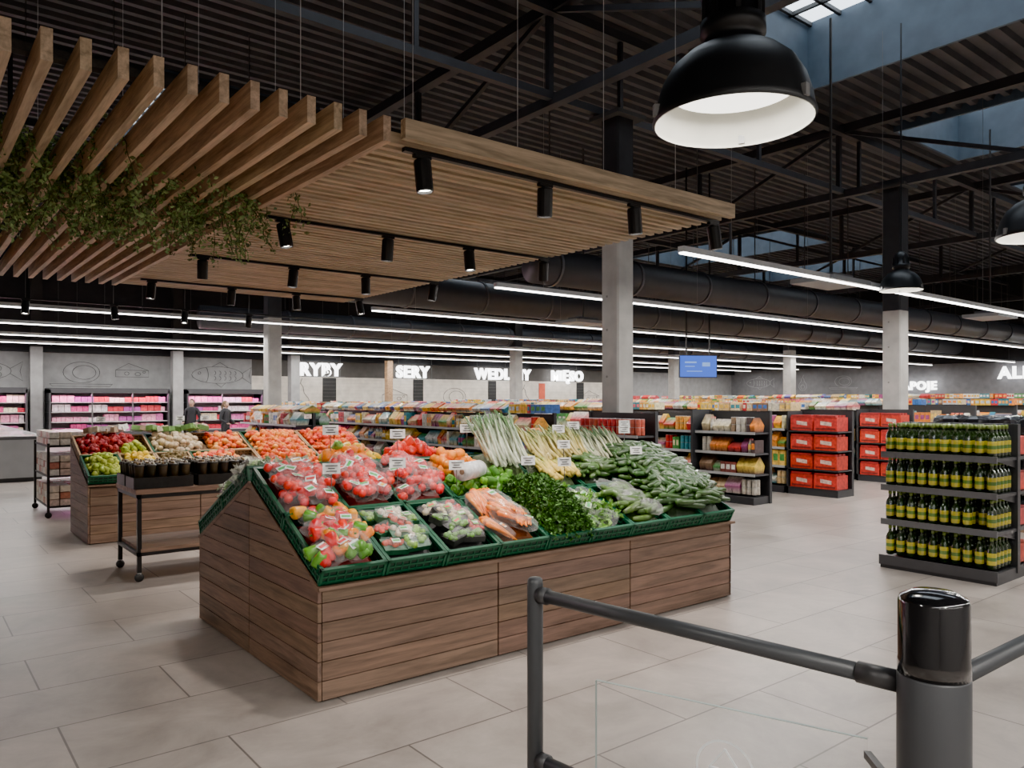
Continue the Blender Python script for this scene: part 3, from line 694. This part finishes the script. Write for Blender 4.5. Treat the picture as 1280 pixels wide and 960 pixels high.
# ------------------------------------------------------------------ gondolas
PAL = [(.8, .5, .02), (.85, .25, .02), (.75, .72, .68), (.6, .02, .02), (.04, .15, .45), (.06, .3, .06), (.6, .42, .2), (.72, .66, .52), (.85, .6, .06), (.35, .06, .2), (.04, .25, .3), (.7, .12, .15), (.8, .76, .68), (.25, .15, .08), (.85, .38, .05), (.5, .55, .58), (.85, .55, .1), (.7, .6, .35)]
DKG = (.035, .036, .04)
def products(b, xf, sgn, ya, yb, zs, pal=PAL, hmax=.27, style=None, depth=.22):
    for z in zs:
        y = ya+.02
        while y < yb-.08:
            st_ = style or random.choice(['box', 'bag', 'bag', 'bag', 'bot', 'can'])
            w_ = {'box': U(.06, .12), 'bag': U(.08, .14), 'bot': U(.065, .09), 'can': .085}[st_]
            h_ = {'box': U(.14, hmax), 'bag': U(.16, hmax), 'bot': U(.2, hmax), 'can': .11}[st_]
            c = random.choice(pal); c2 = random.choice(PAL); n = random.randint(1, 3)
            for _ in range(n):
                if y+w_ > yb: break
                yc = y+w_/2; xc = xf+sgn*(depth/2+.02+U(0, .015)); cc = jc(c, .12)
                if st_ == 'box':
                    b.box((xc, yc, z+h_/2), (depth, w_*.95, h_), cc); fx = xc-sgn*(depth/2+.002)
                    b.add([(fx, yc-w_*.35, z+h_*.3), (fx, yc+w_*.35, z+h_*.3), (fx, yc+w_*.35, z+h_*.75), (fx, yc-w_*.35, z+h_*.75)], [(0, 1, 2, 3)], c2)
                elif st_ == 'bag':
                    d = depth*U(.85, 1)
                    V = [(xc-d/2, yc-w_*.42, z), (xc-d/2, yc+w_*.42, z), (xc+d/2, yc+w_*.42, z), (xc+d/2, yc-w_*.42, z),
                         (xc-d*.6, yc-w_*.48, z+h_*.45), (xc-d*.6, yc+w_*.48, z+h_*.45), (xc+d*.6, yc+w_*.48, z+h_*.45), (xc+d*.6, yc-w_*.48, z+h_*.45),
                         (xc-.01, yc-w_*.5, z+h_), (xc-.01, yc+w_*.5, z+h_), (xc+.01, yc+w_*.5, z+h_), (xc+.01, yc-w_*.5, z+h_)]
                    F = [(i, (i+1) % 4, 4+(i+1) % 4, 4+i) for i in range(4)]+[(4+i, 4+(i+1) % 4, 8+(i+1) % 4, 8+i) for i in range(4)]+[(8, 9, 10, 11)]
                    C = np.array([cc]*4+[c2]*4+[cc]*4); b.add(V, F, C)
                else:
                    r_ = w_*.45
                    for dx in (0, r_*2.1):
                        if st_ == 'bot': pr = [(r_, 0), (r_, h_*.25), (r_, h_*.26), (r_, h_*.6), (r_, h_*.62), (r_*.4, h_*.82), (r_*.4, h_), (.001, h_)]; cl = [cc, cc, c2, c2, cc, cc, (.7, .1, .1), (.7, .1, .1)]
                        else: pr = [(r_, 0), (r_, .01), (r_, .1), (r_*.95, .11), (.001, .11)]; cl = [cc, cc, cc, (.4, .4, .4), (.4, .4, .4)]
                        for lv in range(2 if st_ == 'can' else 1):
                            V, F = lathe(pr, 7); b.add(V+np.array([xf+sgn*(r_+.03+dx), yc, z+lv*.112]), F, ringcol(cl, 7), 0, True)
                y += w_*1.02
            y += .005
def gondola(name, X, Ya, Yb, depth=.42, H=1.35, zs=(.14, .45, .76, 1.07), double=True, pal=PAL, style=None, fillup=True):
    e = empty(name); q = B(); D = depth*(2 if double else 1)
    q.bb((X, Ya, 0), (X+D, Yb, .11), DKG); q.bb((X+depth-.02, Ya, .1), (X+depth+.02 if double else X+depth, Yb, H), DKG)
    for z in zs[1:]:
        q.bb((X+.03, Ya, z-.03), (X+D-.03 if double else X+D, Yb, z-.005), (.05, .05, .055))
        q.bb((X+.02, Ya, z-.035), (X+.03, Yb, z+.005), (.4, .4, .4))
    n = max(1, int((Yb-Ya)/1.0))
    for i in range(n+1):
        y = Ya+(Yb-Ya)*i/n; q.bb((X+depth-.035, y-.02, 0), (X+depth+.02, y+.02, H+.02), DKG)
    q.build('shelf_frame', M_METAL, e)
    q = B(); products(q, X+.04, 1, Ya, Yb, zs, pal, .26, style)
    if double: products(q, X+D-.04, -1, Ya, Yb, zs, pal, .26, style)
    if fillup and double:
        y = Ya
        while y < Yb:
            if R() < .75: products(q, X+depth-.2, 1, y, min(Yb, y+1.0), (H+.01,), pal, .14, random.choice(['box', 'bag']), .3)
            y += 1.0
    q.build('packaged_groceries', M_PACK, e)
gondola('canned_food_shelf', 7.7, 7.0, 8.25, .4, 1.37, double=False, pal=[(.5, .03, .03), (.45, .05, .04), (.55, .1, .06)], style='can')
gondola('grocery_gondola_shelf', 7.55, 8.9, 18, .4, 1.33)
gondola('grocery_gondola_shelf', 5.9, 14, 17, .4, 1.28)
gondola('coffee_shelf', 9.84, 6.64, 7.72, .42, 1.37, double=False, pal=[(.12, .06, .05), (.3, .2, .12), (.08, .05, .05), (.5, .45, .38), (.2, .05, .04)])
q = B(); q.bb((9.8, 7.72, 0), (10.3, 7.76, 1.4), DKG); q.build('gondola_end_panel', M_METAL)
gondola('grocery_gondola_shelf', 9.84, 7.8, 26, .42)
def redmod(X, ya, yb):
    e = empty('red_box_promotional_shelf'); q = B(); q.bb((X, ya, 0), (X+.5, yb, .1), DKG); q.bb((X+.44, ya, .1), (X+.5, yb, 1.37), DKG); q.bb((X, yb-.03, 0), (X+.5, yb, 1.37), DKG)
    for z in (.12, .43, .74, 1.05):
        q.bb((X, ya, z-.025), (X+.46, yb, z-.005), DKG)
    q.build('shelf_frame', M_METAL, e); q = B(); w_ = (yb-ya-.06)/2
    for z in (.12, .43, .74, 1.05):
        for i in range(2):
            yc = ya+.02+w_*(i+.5); c = jc((.6, .03, .02), .1); q.box((X+.2, yc, z+.11), (.34, w_*.93, .22), c)
            for k in range(3): q.box((X+.06+k*.11, yc, z+.235), (.08, w_*.85, .04), (.35, .02, .02))
            fx = X+.028; q.add([(fx, yc-w_*.25, z+.08), (fx, yc+w_*.2, z+.10), (fx, yc+w_*.2, z+.16), (fx, yc-w_*.25, z+.14)], [(0, 1, 2, 3)], (.7, .5, .42))
            q.add([(fx, yc-w_*.4, z+.02), (fx, yc+w_*.4, z+.02), (fx, yc+w_*.4, z+.05), (fx, yc-w_*.4, z+.05)], [(0, 1, 2, 3)], (.2, .02, .02))
    q.build('red_boxes', M_PACK, e)
redmod(11.6, 6.3, 7.2); gondola('grocery_gondola_shelf', 11.6, 7.25, 26, .42)
gondola('grocery_gondola_shelf', 13.1, 9.5, 26, .4)
redmod(14.5, 6.64, 7.5); gondola('grocery_gondola_shelf', 14.4, 7.6, 26, .35)
for X in (17.3, 19.6, 22, 24.5, 27, 30.2, 33.5, 37): gondola('grocery_gondola_shelf', X, 6.6, 26, .42, 1.42 if X < 25 else 1.6)

# charcoal bags
e = empty('bagged_charcoal_display'); q = B(); q.bb((10.3, 3.1, 0), (11.1, 4.4, .15), (.3, .2, .12))
for lv in range(5):
    for i in range(2):
        for j in range(4):
            p = (10.5+i*.4+U(-.03, .03), 3.25+j*.33+U(-.02, .02), .27+lv*.24)
            V, F = SPH; V = np.sign(V)*np.abs(V)**.6; put(q, (V*(1+rng.normal(0, .03, V.shape)), F), p, rot(0, 0, U(-.2, .2)), (.2, .165, .13), (.015, .015, .018), 0, False)
q.build('bags_on_pallet', M_BOTTLE, e)

# ------------------------------------------------------------------ oil rack
e = empty('olive_oil_shelf'); q = B(); X = 7.15; ya, yb = 2.5, 3.47
q.bb((X, ya, .0), (X+.5, yb, .1), DKG); q.bb((X-.01, ya-.01, .03), (X+.0, yb+.01, .12), (.06, .06, .065))
q.bb((X+.44, ya-.01, .05), (X+.5, yb, 1.34), DKG)
OZ = (.12, .44, .755, 1.06)
for z in OZ[1:]:
    q.bb((X+.02, ya, z-.03), (X+.44, yb, z-.004), (.05, .05, .055)); q.bb((X+.005, ya, z-.04), (X+.02, yb, z+.015), (.12, .12, .125))
    for y in (ya+.01, yb-.01): q.add([(X+.44, y, z-.1), (X+.44, y, z-.03), (X+.06, y, z-.03)], [(0, 1, 2)], DKG)
q.bb((X+.5, ya, 0), (X+.95, yb, .1), DKG)
for z in OZ[1:]: q.bb((X+.5, ya, z-.03), (X+.93, yb, z-.004), (.05, .05, .055))
q.build('shelf_frame', M_METAL, e)
q = B(); G = (.016, .034, .007); Yl = (.5, .43, .03); LB = (.10, .20, .03)
pr = [(.6, 0), (1, .01), (1, .04), (1.02, .042), (1.02, .075), (1.02, .077), (1.02, .105), (1.02, .107), (1.02, .14), (1, .142), (1, .165), (.75, .19), (.4, .21), (.36, .24), (.42, .241), (.42, .275), (.05, .277)]
cl = [G, G, G, Yl, Yl, LB, LB, Yl, Yl, G, G, G, G, G, (.14, .2, .03), (.14, .2, .03), (.12, .18, .03)]
V0, F0 = lathe([(r*.036, z) for r, z in pr], 12); C0 = ringcol(cl, 12)
for z in OZ:
    for j in range(10):
        for i in range(5):
            if i == 0 and R() < .04: continue
            q.add(V0+np.array([X+.065+i*.08, ya+.06+j*.0945, z]), F0, C0*U(.8, 1.15), 0, True)
q.build('olive_oil_bottles', M_BOTTLE, e)
q = B(); products(q, X+.91, -1, ya, yb, (.12, .45, .76, 1.07), [(.6, .04, .03)], .25, 'box', .35); q.build('red_cartons', M_PACK, e)

# ------------------------------------------------------------------ back wall: fridges, signs
def fridge(x0, x1):
    e = empty('refrigerated_display_case'); q = B(); y0, y1 = 29.0, 29.95; F_ = (.05, .05, .055)
    q.bb((x0, y0, 0), (x1, y1, .45), F_); q.bb((x0, y0, 1.78), (x1, y1, 1.95), F_); q.bb((x0, y1-.05, .4), (x1, y1, 1.8), (.6, .5, .55))
    for x in (x0, x1-.05): q.bb((x, y0, 0), (x+.05, y1, 1.9), F_)
    zs = (.5, .83, 1.16, 1.48)
    for z in zs: q.bb((x0, y0+.1, z-.03), (x1, y1, z-.005), (.5, .5, .5))
    x = x0+1.25
    while x < x1-.3: q.bb((x-.02, y0-.01, .45), (x+.02, y0+.02, 1.8), (.1, .1, .1)); x += 1.25
    q.build('case_body', M_METAL, e)
    q = B(); P = [(.7, .06, .25), (.8, .3, .45), (.75, .6, .65), (.6, .03, .06), (.65, .15, .4), (.45, .08, .35), (.8, .7, .5)]
    for z in zs:
        x = x0+.1
        while x < x1-.2:
            c = random.choice(P); w_ = U(.12, .25); h_ = U(.1, .24)
            for _ in range(3):
                if x+w_ > x1-.05: break
                q.box((x+w_/2, y0+.35, z+h_/2), (w_*.93, .3, h_), jc(c)); x += w_
    q.build('chilled_packages', M_PACK, e)
    for z in (1.72,): area('case_lamp', ((x0+x1)/2, y0+.12, z), x1-x0-.2, .1, 16*(x1-x0), (1, .38, .75), e, (-.5, 0, 0))
fridge(-5, 3.3); fridge(3.9, 7.6); fridge(8.2, 11.0)

def text(name, body, loc, size, rz):
    c = bpy.data.curves.new(name, 'FONT'); c.body = body; c.size = size; c.extrude = .05; c.offset = size*.04; c.space_character = 1.14
    o = bpy.data.objects.new(name, c); scene.collection.objects.link(o); c.materials.append(M_LETTER)
    o.location = loc; o.rotation_euler = (math.pi/2, 0, rz); return o
for t, x in (('RYBY', 12.7), ('SERY', 17.15), ('WEDLINY', 21.4), ('MIĘSO', 26.2)): text('wall_sign_lettering', t, (x, YB-.4, 2.56), .70, 0)
text('wall_sign_lettering', 'ALKOHOLE', (XR-.3, 14.5, 2.6), .78, -math.pi/2)
text('wall_sign_lettering', 'NAPOJE', (XR-.3, 19.6, 2.1), .58, -math.pi/2)
q = B()
for x in (12.6, 17.1, 21.35, 26.1):
    q.bb((x, YB-.36, 2.5), (x+2.1, YB-.34, 2.53), (.1, .1, .1))
    for dx in (.2, 1.9): q.strut((x+dx, YB-.35, 2.5), (x+dx, YB-.35, 3.6), .02, (.08, .08, .08))
q.build('sign_mounting_rails', M_METAL)

def doodle(kind, x, z, s, wall='b', col=(.06, .06, .06), Yp=22):
    q = B()
    def ln(P):
        if wall == 'b': path = [(x+a*s, YB-.008, z+c*s) for a, c in P]
        else: path = [(XR-.008, x-a*s, z+c*s) for a, c in P]
        V, F = tube(path, [.010]*len(path), 4); q.add(V, F, col)
    arc = lambda cx, cz, rx, rz, a0=0, a1=2*math.pi, n=22: [(cx+rx*math.cos(a0+(a1-a0)*i/n), cz+rz*math.sin(a0+(a1-a0)*i/n)) for i in range(n+1)]
    if kind == 'fish':
        ln(arc(0, 0, 1.2, .4)); ln([(1.15, .1), (1.6, .4), (1.5, 0), (1.6, -.4), (1.15, -.1)]); ln(arc(-.85, .08, .06, .06)); ln(arc(-.6, 0, .15, .36, -1.3, 1.3))
        ln([(-.3, .38), (.1, .6), (.5, .36)]); ln([(-.1, -.4), (.15, -.58), (.35, -.38)])
        for k in range(5):
            for m_ in (-.15, .1): ln(arc(-.2+k*.24, m_, .1, .1, -1.3, 1.3, 8))
    elif kind == 'loaf':
        ln(arc(0, 0, .7, .45)); ln(arc(.1, 0, .45, .3)); ln([(-1.2, -.5), (1.2, -.5), (1.1, -.6), (-1.1, -.6), (-1.2, -.5)])
    elif kind == 'pear':
        ln([(0, .8), (.15, .6), (.2, .3), (.45, 0), (.5, -.4), (.3, -.7), (0, -.8), (-.3, -.7), (-.5, -.4), (-.45, 0), (-.2, .3), (-.15, .6), (0, .8)]); ln([(0, .8), (.1, 1.05)]); ln(arc(0, -.35, .25, .25))
    elif kind == 'cheese':
        ln([(-.9, -.3), (.9, -.3), (.9, .1), (-.2, .5), (-.9, .1), (-.9, -.3)]); ln([(-.9, .1), (.9, .1)]); ln(arc(-.3, -.1, .12, .1)); ln(arc(.3, -.12, .15, .1)); ln(arc(.65, 0, .07, .06))
    q.build('wall_line_drawing', M_CONC)
doodle('fish', 2.0, 2.5, .8); doodle('loaf', 5.0, 2.5, .8); doodle('cheese', 6.6, 2.55, .6); doodle('fish', 9.6, 2.5, .8); doodle('pear', 12.9, 1.6, .8); doodle('pear', 11.5, 1.6, .7)
doodle('cheese', 17.3, 1.7, .7); doodle('loaf', 20.5, 1.7, .9); doodle('pear', 24.7, 1.6, .7); doodle('cheese', 29.4, 1.7, .7)
doodle('fish', 28, 2.6, .7, 'x', (.4, .4, .4)); doodle('pear', 25, 2.5, .5, 'x', (.4, .4, .4)); doodle('loaf', 22.5, 2.6, .7, 'x', (.4, .4, .4))

# service counters
q = B(); q.bb((12.5, 27.0, 0), (30, 28.0, .95), (.3, .3, .3)); q.bb((12.5, 27.0, .95), (30, 27.9, .98), (.1, .1, .1))
q.add([(12.5, 27.02, .98), (30, 27.02, .98), (30, 27.3, 1.35), (12.5, 27.3, 1.35)], [(0, 1, 2, 3)], (1, 1, 1), 1)
q.build('service_counter', [M_METAL, M_FILM])
# chest freezers
q = B(); fx0, fx1, fy0, fy1 = -.2, 2.25, 17.2, 26
q.bb((fx0, fy0, .08), (fx1, fy1, .8), (.45, .46, .47)); q.bb((fx0+.05, fy0+.05, 0), (fx1-.05, fy1-.05, .08), (.05, .05, .05))
q.bb((fx0-.03, fy0-.03, .8), (fx1+.03, fy1+.03, .86), (.12, .12, .13)); q.bb((fx1, fy0, .3), (fx1+.02, fy1, .4), (.1, .1, .11))
for k in range(7):
    y = fy0+.1+k*1.25; q.bb((fx0+.1, y, .865), (fx1-.1, y+1.15, .88), (.5, .6, .65), 1)
    for _ in range(14): q.box((U(fx0+.2, fx1-.2), U(y+.1, y+1.0), .84), (.2, .15, .05), jc(random.choice(PAL)), 0)
q.build('chest_freezer', [M_METAL, M_FILM])

# tv screen
q = B(); Rm = rot(0, 0, math.radians(-30)); c = np.array([15.5, 12.05, 2.38])
q.box(c, (.98, .05, .56), (.015, .015, .016), 0, Rm); q.box(c+np.array([0, -.03, 0]) @ Rm.T, (.94, .01, .52), (.03, .14, .8), 1, Rm)
for dx, dz, wd, hh in ((-.2, .1, .3, .04), (-.22, 0, .25, .02), (.2, .05, .2, .1), (-.1, -.12, .4, .02)): q.box(c+np.array([dx, -.037, dz]) @ Rm.T, (wd, .004, hh), (.25, .45, .9), 1, Rm)
q.strut(c+np.array([-.3, 0, .25]) @ Rm.T, c+np.array([-.3, 0, 4.9]) @ Rm.T, .03, (.02, .02, .02)); q.strut(c+np.array([.3, 0, .25]) @ Rm.T, c+np.array([.3, 0, 4.9]) @ Rm.T, .03, (.02, .02, .02))
m, nt, bb_ = newmat('screen_blue'); a = nt.nodes.new('ShaderNodeAttribute'); a.attribute_name = 'Col'
nt.links.new(a.outputs['Color'], bb_.inputs['Emission Color']); bb_.inputs['Emission Strength'].default_value = 1.1; bb_.inputs['Base Color'].default_value = (.02, .02, .02, 1)
q.build('hanging_tv_screen', [M_METAL, m])

# ------------------------------------------------------------------ people
def skinobj(name, verts, edges, rad, mat, parent, sub=1):
    me = bpy.data.meshes.new(name); me.from_pydata(verts, edges, []); me.materials.append(mat)
    o = bpy.data.objects.new(name, me); scene.collection.objects.link(o); o.parent = parent
    md = o.modifiers.new('skin', 'SKIN'); md.use_smooth_shade = True
    for i, r in enumerate(rad): me.skin_vertices[0].data[i].radius = (r[0], r[1]) if isinstance(r, tuple) else (r, r)
    me.skin_vertices[0].data[0].use_root = True
    s = o.modifiers.new('sub', 'SUBSURF'); s.levels = sub; s.render_levels = sub
    return o
def solid(name, col, rough=.7):
    m, nt, b = newmat(name); N = nt.nodes; L = nt.links; n = N.new('ShaderNodeTexNoise'); n.inputs['Scale'].default_value = 60
    r = N.new('ShaderNodeValToRGB'); r.color_ramp.elements[0].color = (*[x*.8 for x in col], 1); r.color_ramp.elements[1].color = (*[min(1, x*1.15) for x in col], 1)
    L.new(n.outputs['Fac'], r.inputs['Fac']); L.new(r.outputs['Color'], b.inputs['Base Color']); b.inputs['Roughness'].default_value = rough; return m
M_CLOTH = solid('dark_cloth', (.02, .02, .025)); M_SKIN = solid('skin', (.55, .33, .24), .5); M_HAIR = solid('hair', (.06, .035, .02), .5); M_HAIR2 = solid('hair_blond', (.2, .12, .06), .5)
def person(name, x, y, H, yaw, hair):
    s = H/1.7; e = empty(name); e.location = (x, y, 0); e.rotation_euler = (0, 0, yaw); e.scale = (s, s, s)
    v = [(0, 0, .95), (0, 0, 1.1), (0, .0, 1.3), (0, 0, 1.42), (0, -.01, 1.5), (.17, 0, 1.4), (.24, .02, 1.12), (.2, -.2, 1.02), (-.17, 0, 1.4), (-.24, .02, 1.12), (-.2, -.2, 1.02), (.1, 0, .88), (.1, 0, .5), (.1, .02, .09), (.1, -.12, .04), (-.1, 0, .88), (-.1, 0, .5), (-.1, .02, .09), (-.1, -.12, .04)]
    ed = [(0, 1), (1, 2), (2, 3), (3, 4), (3, 5), (5, 6), (6, 7), (3, 8), (8, 9), (9, 10), (0, 11), (11, 12), (12, 13), (13, 14), (0, 15), (15, 16), (16, 17), (17, 18)]
    rd = [(.15, .11), (.13, .1), (.16, .11), (.1, .08), .05, .065, .05, .035, .065, .05, .035, .09, .065, .045, .04, .09, .065, .045, .04]
    skinobj('clothed_body', v, ed, rd, M_CLOTH, e)
    q = B(); V, F = lathe(sphprof(13), 16); V = V*np.array([.075, .092, .115]); V[:, 0] *= np.where(V[:, 2] < -.03, .85, 1)
    q.add(V+np.array([0, -.02, 1.6]), F, (1, 1, 1), 0, True)
    V, F = tube([(0, -.01, 1.44), (0, -.015, 1.54)], [.05, .048], 10); q.add(V, F, (1, 1, 1), 0, True)
    V, F = lathe([(.016, -.03), (.014, 0), (.005, .03)], 6); q.add(V+np.array([0, -.113, 1.59]), F, (1, 1, 1), 0, True)
    for sx in (-1, 1):
        V, F = SPL; q.add(V*np.array([.012, .006, .008])+np.array([sx*.03, -.104, 1.615]), F, (1, 1, 1), 2, True); q.add(V*np.array([.01, .02, .03])+np.array([sx*.076, -.015, 1.595]), F, (1, 1, 1), 0, True)
    V, F = SPL; q.add(V*np.array([.025, .006, .006])+np.array([0, -.1, 1.545]), F, (1, 1, 1), 2, True)
    V, F = lathe(sphprof(11), 16); V = V*np.array([.086, .1, .115]); q.add(V+np.array([0, .012, 1.625]), F, (1, 1, 1), 1, True)
    V, F = tube([(0, .1, 1.62), (0, .14, 1.55), (0, .13, 1.42)], [.03, .035, .01], 8); q.add(V, F, (1, 1, 1), 1, True)
    for sx in (-1, 1):
        c = np.array([sx*.2, -.25, 1.0]); put(q, SPH, c, rot(), (.035, .045, .018), (1, 1, 1), 0)
        for k in range(4): V, F = tube([c+np.array([-.024+k*.016, -.035, 0]), c+np.array([-.024+k*.016, -.07-.004*(k % 2), -.008]), c+np.array([-.024+k*.016, -.09, -.025])], [.009, .008, .006], 6); q.add(V, F, (1, 1, 1), 0, True)
        V, F = tube([c+np.array([-sx*.03, 0, 0]), c+np.array([-sx*.05, -.03, -.005]), c+np.array([-sx*.05, -.055, -.015])], [.011, .009, .007], 6); q.add(V, F, (1, 1, 1), 0, True)
    q.build('head_and_hands', [M_SKIN, hair, M_CLOTH], e)
person('shop_assistant', 6.6, 22.9, 1.55, -.5, M_HAIR)
person('shopper', 7.35, 22.3, 1.5, .6, M_HAIR2)

# ------------------------------------------------------------------ barrier
e = empty('entrance_barrier'); q = B(); G_ = (.04, .043, .047)
px, py = 1.625, 1.915
V, F = lathe([(.026, 0), (.026, .955), (.024, .967), (.018, .973), (.002, .974)], 24); q.add(V+np.array([px, py, 0]), F, G_, 0, True)
V, F = lathe([(.06, 0), (.06, .008), (.03, .012)], 24); q.add(V+np.array([px, py, 0]), F, G_, 0, True)
bx, by = 1.764, .74
zr = .92
P1 = np.array([px, py, zr]); P2 = np.array([bx, by, zr]); d = (P2-P1)/np.linalg.norm(P2-P1)
V, F = tube([P1, P2], [.021]*2, 20); q.add(V, F, G_, 0, True)
V, F = tube([P1+d*.02, P1+d*.055], [.027]*2, 20); q.add(V, F, (.03, .03, .032), 0, True)
V, F = tube([P2-d*.16, P2-d*.07], [.025]*2, 20); q.add(V, F, (.03, .03, .032), 0, True)
P1b, P2b = P1.copy(), P2.copy(); P1b[2] = P2b[2] = .385
V, F = tube([P1b, P2b], [.021]*2, 20); q.add(V, F, G_, 0, True)
V, F = tube([P1b+d*.02, P1b+d*.055], [.027]*2, 20); q.add(V, F, (.03, .03, .032), 0, True)
V, F = tube([(bx, by, zr), (bx+1.4, by-.02, zr)], [.021]*2, 20); q.add(V, F, G_, 0, True)
V, F = tube([(bx, by, .385), (bx+1.4, by-.02, .385)], [.021]*2, 20); q.add(V, F, G_, 0, True)
V, F = lathe([(.026, 0), (.026, .955), (.018, .973), (.002, .974)], 24); q.add(V+np.array([bx+1.42, by-.02, 0]), F, G_, 0, True)
q.build('rails_and_post', M_METAL, e)
q = B(); r = .073
V, F = lathe([(r, 0), (r, .95), (r-.002, .955)], 40); q.add(V+np.array([bx, by, 0]), F, (.04, .042, .046), 0, True)
V, F = lathe([(r-.001, .955), (r-.001, .985), (r-.002, .99), (r-.002, 1.112), (r-.006, 1.122), (r-.03, 1.134), (.002, 1.137)], 40); q.add(V+np.array([bx, by, 0]), F, (.008, .008, .009), 1, True)
V, F = lathe([(.09, 0), (.09, .012), (r, .014)], 32); q.add(V+np.array([bx, by, 0]), F, (.03, .03, .03), 0, True)
q.box((bx+.02, by+.075, .66), (.04, .04, .05), (.02, .02, .02), 0); q.box((bx+.02, by+.075, .3), (.04, .04, .05), (.02, .02, .02), 0)
q.build('gate_bollard', [M_METAL, M_GLOSSBLK], e)
q = B(); A = np.array([1.70, 1.71, 0]); C = np.array([1.95, .98, 0]); dd = (C-A)/np.linalg.norm(C-A); nn = np.array([dd[1], -dd[0], 0]); t = .005
z0, z1 = .2, .68
def quadp(a, b_, za_, zb_, off0, off1, col, mat):
    V = [a+nn*off0+[0, 0, za_], b_+nn*off0+[0, 0, za_], b_+nn*off1+[0, 0, za_], a+nn*off1+[0, 0, za_], a+nn*off0+[0, 0, zb_], b_+nn*off0+[0, 0, zb_], b_+nn*off1+[0, 0, zb_], a+nn*off1+[0, 0, zb_]]
    q.add(V, BOXF, col, mat)
quadp(A, C, z0, z1, -t, t, (1, 1, 1), 0)
quadp(A, C, z1, z1+.0015, -t, t, (.35, .42, .4), 1); quadp(A-dd*.0015, A, z0, z1, -t, t, (.35, .42, .4), 1)
cc = A+dd*.40; zc = .5; Rr = .085
def onp(a, b_): return cc+dd*a+nn*(-.008)+np.array([0, 0, zc+b_])
n = 32; V = []; F = []
for i in range(n):
    an = 2*math.pi*i/n
    V += [onp(Rr*math.cos(an), Rr*math.sin(an)), onp((Rr-.007)*math.cos(an), (Rr-.007)*math.sin(an))]
F = [(2*i, 2*((i+1) % n), 2*((i+1) % n)+1, 2*i+1) for i in range(n)]; q.add(V, F, (.75, .77, .77), 1)
out = [(-.018, -.06), (-.018, .0), (-.045, .0), (0, .06), (.045, .0), (.018, .0), (.018, -.06)]
for (a, b_), (c_, d_) in zip(out, out[1:]+out[:1]):
    q.strut(onp(a, b_), onp(c_, d_), .005, (.75, .77, .77), 1)
q.strut((bx+.02, by+.09, .66), C+[0, 0, .64], .018, (.02, .02, .02), 1)
q.strut((bx+.02, by+.09, .3), C+[0, 0, .28], .018, (.02, .02, .02), 1)
q.build('glass_swing_gate', [mat_film('gate_glass', .02, .03), M_METAL], e)
print('FACES', sum(len(o.data.polygons) for o in scene.objects if o.type == 'MESH'))
